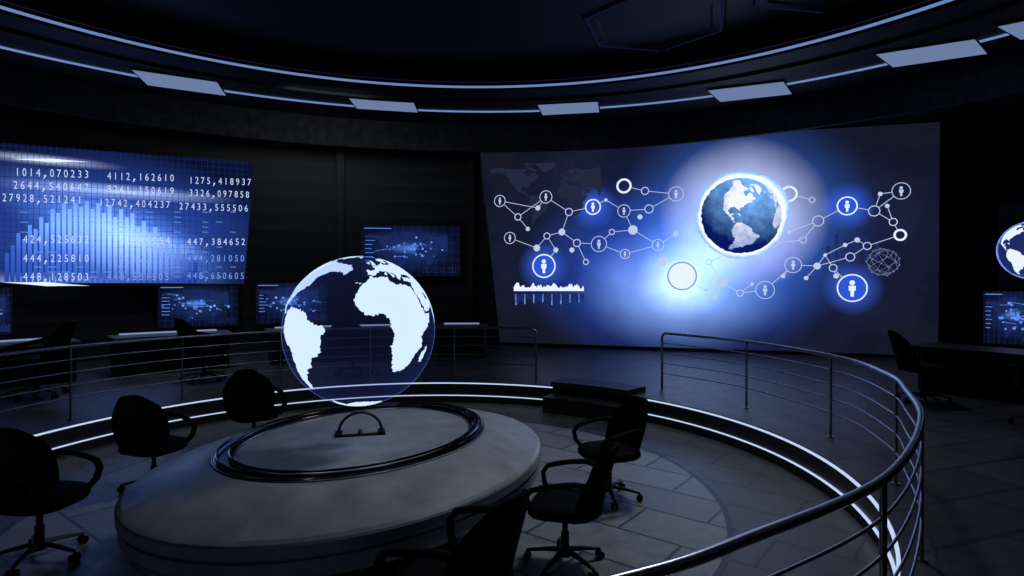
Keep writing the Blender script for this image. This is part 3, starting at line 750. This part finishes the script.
rows=[[('1014,070233',14,90,177),('4112,162610',106,175,180.5),('1275,418937',188,252,184.5)],
[('2644,540647',12,90,190),('9261,150619',106,175,193.5),('3326,097858',188,250,197)],
[('27928,521241',1,83,202.5),('12742,404237',98,171,207),('27433,555506',178,249,210.5)],
[('424,525632',22,90,243),('755,544254',106,171,244),('447,384652',186,246,245)],
[('444,225810',22,90,262),('448,122503',106,170,262),('444,281050',186,245,261.5)],
[('448,128503',22,90,280.5),('448,551505',106,170,280),('448,650605',186,245,279)]]
for ri,row in enumerate(rows):
    for ci,(t,x0,x1,y) in enumerate(row):
        pit_=(x1-x0)/len(t); mt=7 if (ri<4 or ci==0) else 1
        for i,ch in enumerate(t):
            x=x0+pit_*(i+.5); yy=y+(i-5)*pit_*.03*(1 if ri<3 else 0)
            c=p(x,yy); wpx=(p(x+1,yy)[0]-c[0])
            if ch==',':
                g2.disc((c[0],c[1]+.02),.020,mt,10); g2.poly([(c[0]+.020,c[1]+.02),(c[0]-.02,c[1]-.05),(c[0]-.033,c[1]-.05),(c[0]-.012,c[1]+.012)],mt)
            else: g2.char(ch,c,.24,min(1.1,pit_*wpx*.72/(.24*.56)),mt)
g2.step()
for x,y,l,w_ in [(50,160.5,80,.04),(45,284,90,.045)]:
    g2.flare(p(x-l/2,y-l*.02),p(x+l/2,y+l*.02),w_,0)
WD=emat('display_digits',srgb(205,220,255),1.0)
finish(g2.bm,'display_graphics',MS+[WG,BARM,WD],dw,smooth=False,recalc=False)

# ---- small map monitors
MB=emat('display_map_blue',srgb(26,40,92),1.0)
MP=emat('display_map_point',srgb(95,140,235),1.0)
def small(P0,P1,x0,y0,x1,y1,seed,label):
    s=Scr(P0,P1)
    a=s.loc(x0,y0); b=s.loc(x1,y0); z1=a[1]; z0=s.loc(x0,y1)[1]
    cor=[(a[0],z1),(b[0],z1),(b[0],z0),(a[0],z0)]
    w=b[0]-a[0]; h=z1-z0; mx,my=(a[0]+b[0])/2,(z0+z1)/2
    dm=glow_mat('display_map_background',srgb(11,16,38),[(mx,my+.05*h,w*.5,h*.5,(.01,.035,.16),1.2),(mx,my+.05*h,w*.3,h*.12,(.08,.2,.6),1.4)],.3)
    e=screen_body(s,'wall_monitor',cor,label,'screen',.08,.03,dm); e['group']='wall monitors'
    g=G2(); g.z=.010
    rnd=random.Random(seed)
    for i in range(1,12): g.line((a[0]+w*i/12,z0),(a[0]+w*i/12,z1),.008,2)
    for i in range(1,6): g.line((a[0],z0+h*i/6),(b[0],z0+h*i/6),.008,2)
    g.step()
    for k,(V,T) in LAND.items():
        if k=='antarctica': continue
        for t in T:
            if len(set(t))<3: continue
            g.poly([(mx+(V[i][0]+30)/340*w*1.15,my+(V[i][1]-15)/170*h*.95) for i in t],2)
    g.step()
    P=[(mx+rnd.gauss(0,.16)*w,my+rnd.gauss(.03,.10)*h) for _ in range(34)]
    for i,q in enumerate(P):
        q=(min(max(q[0],a[0]+.1),b[0]-.1),q[1]); g.disc(q,rnd.uniform(.012,.034),1 if i%4 else 0,10)
        if i%3==0: g.line(q,(q[0]+rnd.uniform(-.25,.25),q[1]+rnd.uniform(-.05,.05)),.01,1)
    g.line((a[0]+.03*w,z1-.06*h),(a[0]+.3*w,z1-.06*h),.02,1)
    for r_ in range(6): g.line((a[0]+.04*w,z1-(.3+.08*r_)*h),(a[0]+(.1+.05*rnd.random())*w,z1-(.3+.08*r_)*h),.014,1)
    for r_ in range(12): g.line((a[0]+(.62+.03*r_)*w,z0+.06*h),(a[0]+(.62+.03*r_)*w,z0+(.1+.15*rnd.random())*h),.02,2)
    finish(g.bm,'display_graphics',[W2,MP,MB],e,smooth=False,recalc=False)
small(ray_circle(361,13.15),ray_circle(460,13.15),361,225,460,276,1,'mid-sized wall monitor with a blue world map beside the video wall')
small(ray_circle(158,13.1),ray_circle(238,13.1),158,285,238,328,2,'small wall monitor with blue map under the data display')
small(ray_circle(256,13.15),ray_circle(327,13.15),256,283,327,324,3,'small wall monitor with blue map on the slatted wall')
small(ray_circle(-40,13.0),ray_circle(12,13.0),-40,288,12,337,4,'small wall monitor with blue map under the data display')
def on_right(px,off=.12):
    dx=(px-CX)/F; A=Vector((10.4,14.55)); D=Vector((3.2,-2.45)); nrm=Vector((-2.45,-3.2)).normalized(); A=A+nrm*off
    s_=(dx*A.y-A.x)/(D.x-dx*D.y); return (A.x+s_*D.x,A.y+s_*D.y)
small(on_right(983),on_right(1050),983,291,1050,343,5,'wall monitor with blue map on the dark side wall')
sr=Scr(on_right(1000),on_right(1060))
a=sr.loc(998,205); b=sr.loc(1060,205); z0=sr.loc(1024,287)[1]
dm=glow_mat('display_side_background',srgb(3,4,9),[],.2)
e=screen_body(sr,'side_display',[(a[0],a[1]),(b[0],a[1]),(b[0],z0),(a[0],z0)],'black wall display showing a white and blue globe','screen',.08,.03,dm)
g2=G2(); g2.z=.01
gc=sr.loc(1034,250); GR=29*sr.k(1034); g2.disc(gc,GR,3,48); g2.ring(gc,GR*1.02,GR*.05,1,48); g2.step()
for kk,(V,T) in LAND.items():
    for t in T:
        if len(set(t))<3: continue
        Q=[sph(V[i][0],V[i][1],-30,10,1) for i in t]
        if all(q[1]<-.02 for q in Q): g2.poly([(gc[0]+q[0]*GR*.97,gc[1]+q[2]*GR*.97) for q in Q],0)
finish(g2.bm,'display_graphics',MS,e,smooth=False,recalc=False)

M_pil=pmat('pilaster_grey',(.018,.018,.021),.5,0,.3,3)
def pil(i,px,w,R=13.2):
    x,y=ray_circle(px,R); a=math.atan2(y-RC[1],x-RC[0])
    bm=bmesh.new(); box(bm,-.12,.12,-w/2,w/2,0,E+3.78)
    o=finish(bm,'trim_%d'%i,M_pil,loc=(x,y,0),kind='structure'); o.rotation_euler=(0,0,a)
pil(6,340,.2); pil(7,470,.2)

# ------------------------------------------------------------ lights
def area(name,loc,tgt,size,pw,col=(.86,.93,1),spread=180):
    l=bpy.data.lights.new(name,'AREA'); l.shape='DISK'; l.size=size; l.energy=pw; l.color=col; l.spread=math.radians(spread)
    o=bpy.data.objects.new(name,l); link(o); o.location=loc
    d=Vector(tgt)-Vector(loc); o.rotation_euler=d.to_track_quat('-Z','Y').to_euler(); return o
area('area_light',(2.6,7.8,E+4.7),(.2,6.2,-.4),1.0,58,spread=110)
area('area_light.001',(-6.4,11.6,E+4.1),(-6.8,12.2,0),1.0,22,spread=90)  # added fill, no fixture: brightens the console floor behind the chairs
area('area_light.002',(5.5,12,E+4.1),(5,12,0),1.5,32,spread=110)
area('area_light.004',(-4,13,E+3.9),(-5,17,1.6),2.0,18)  # added wash, no fixture: lifts the slatted wall behind the consoles
w=bpy.data.worlds.new('world'); S.world=w; w.use_nodes=True
w.node_tree.nodes['Background'].inputs[0].default_value=(.02,.025,.04,1); w.node_tree.nodes['Background'].inputs[1].default_value=.1

cam=bpy.data.cameras.new('camera'); co=bpy.data.objects.new('camera',cam); link(co)
co.location=(0,0,E); co.rotation_euler=(pi/2,0,0); cam.sensor_width=36; cam.lens=36*F/1024; cam.shift_y=-8/1024; cam.clip_end=200
S.camera=co
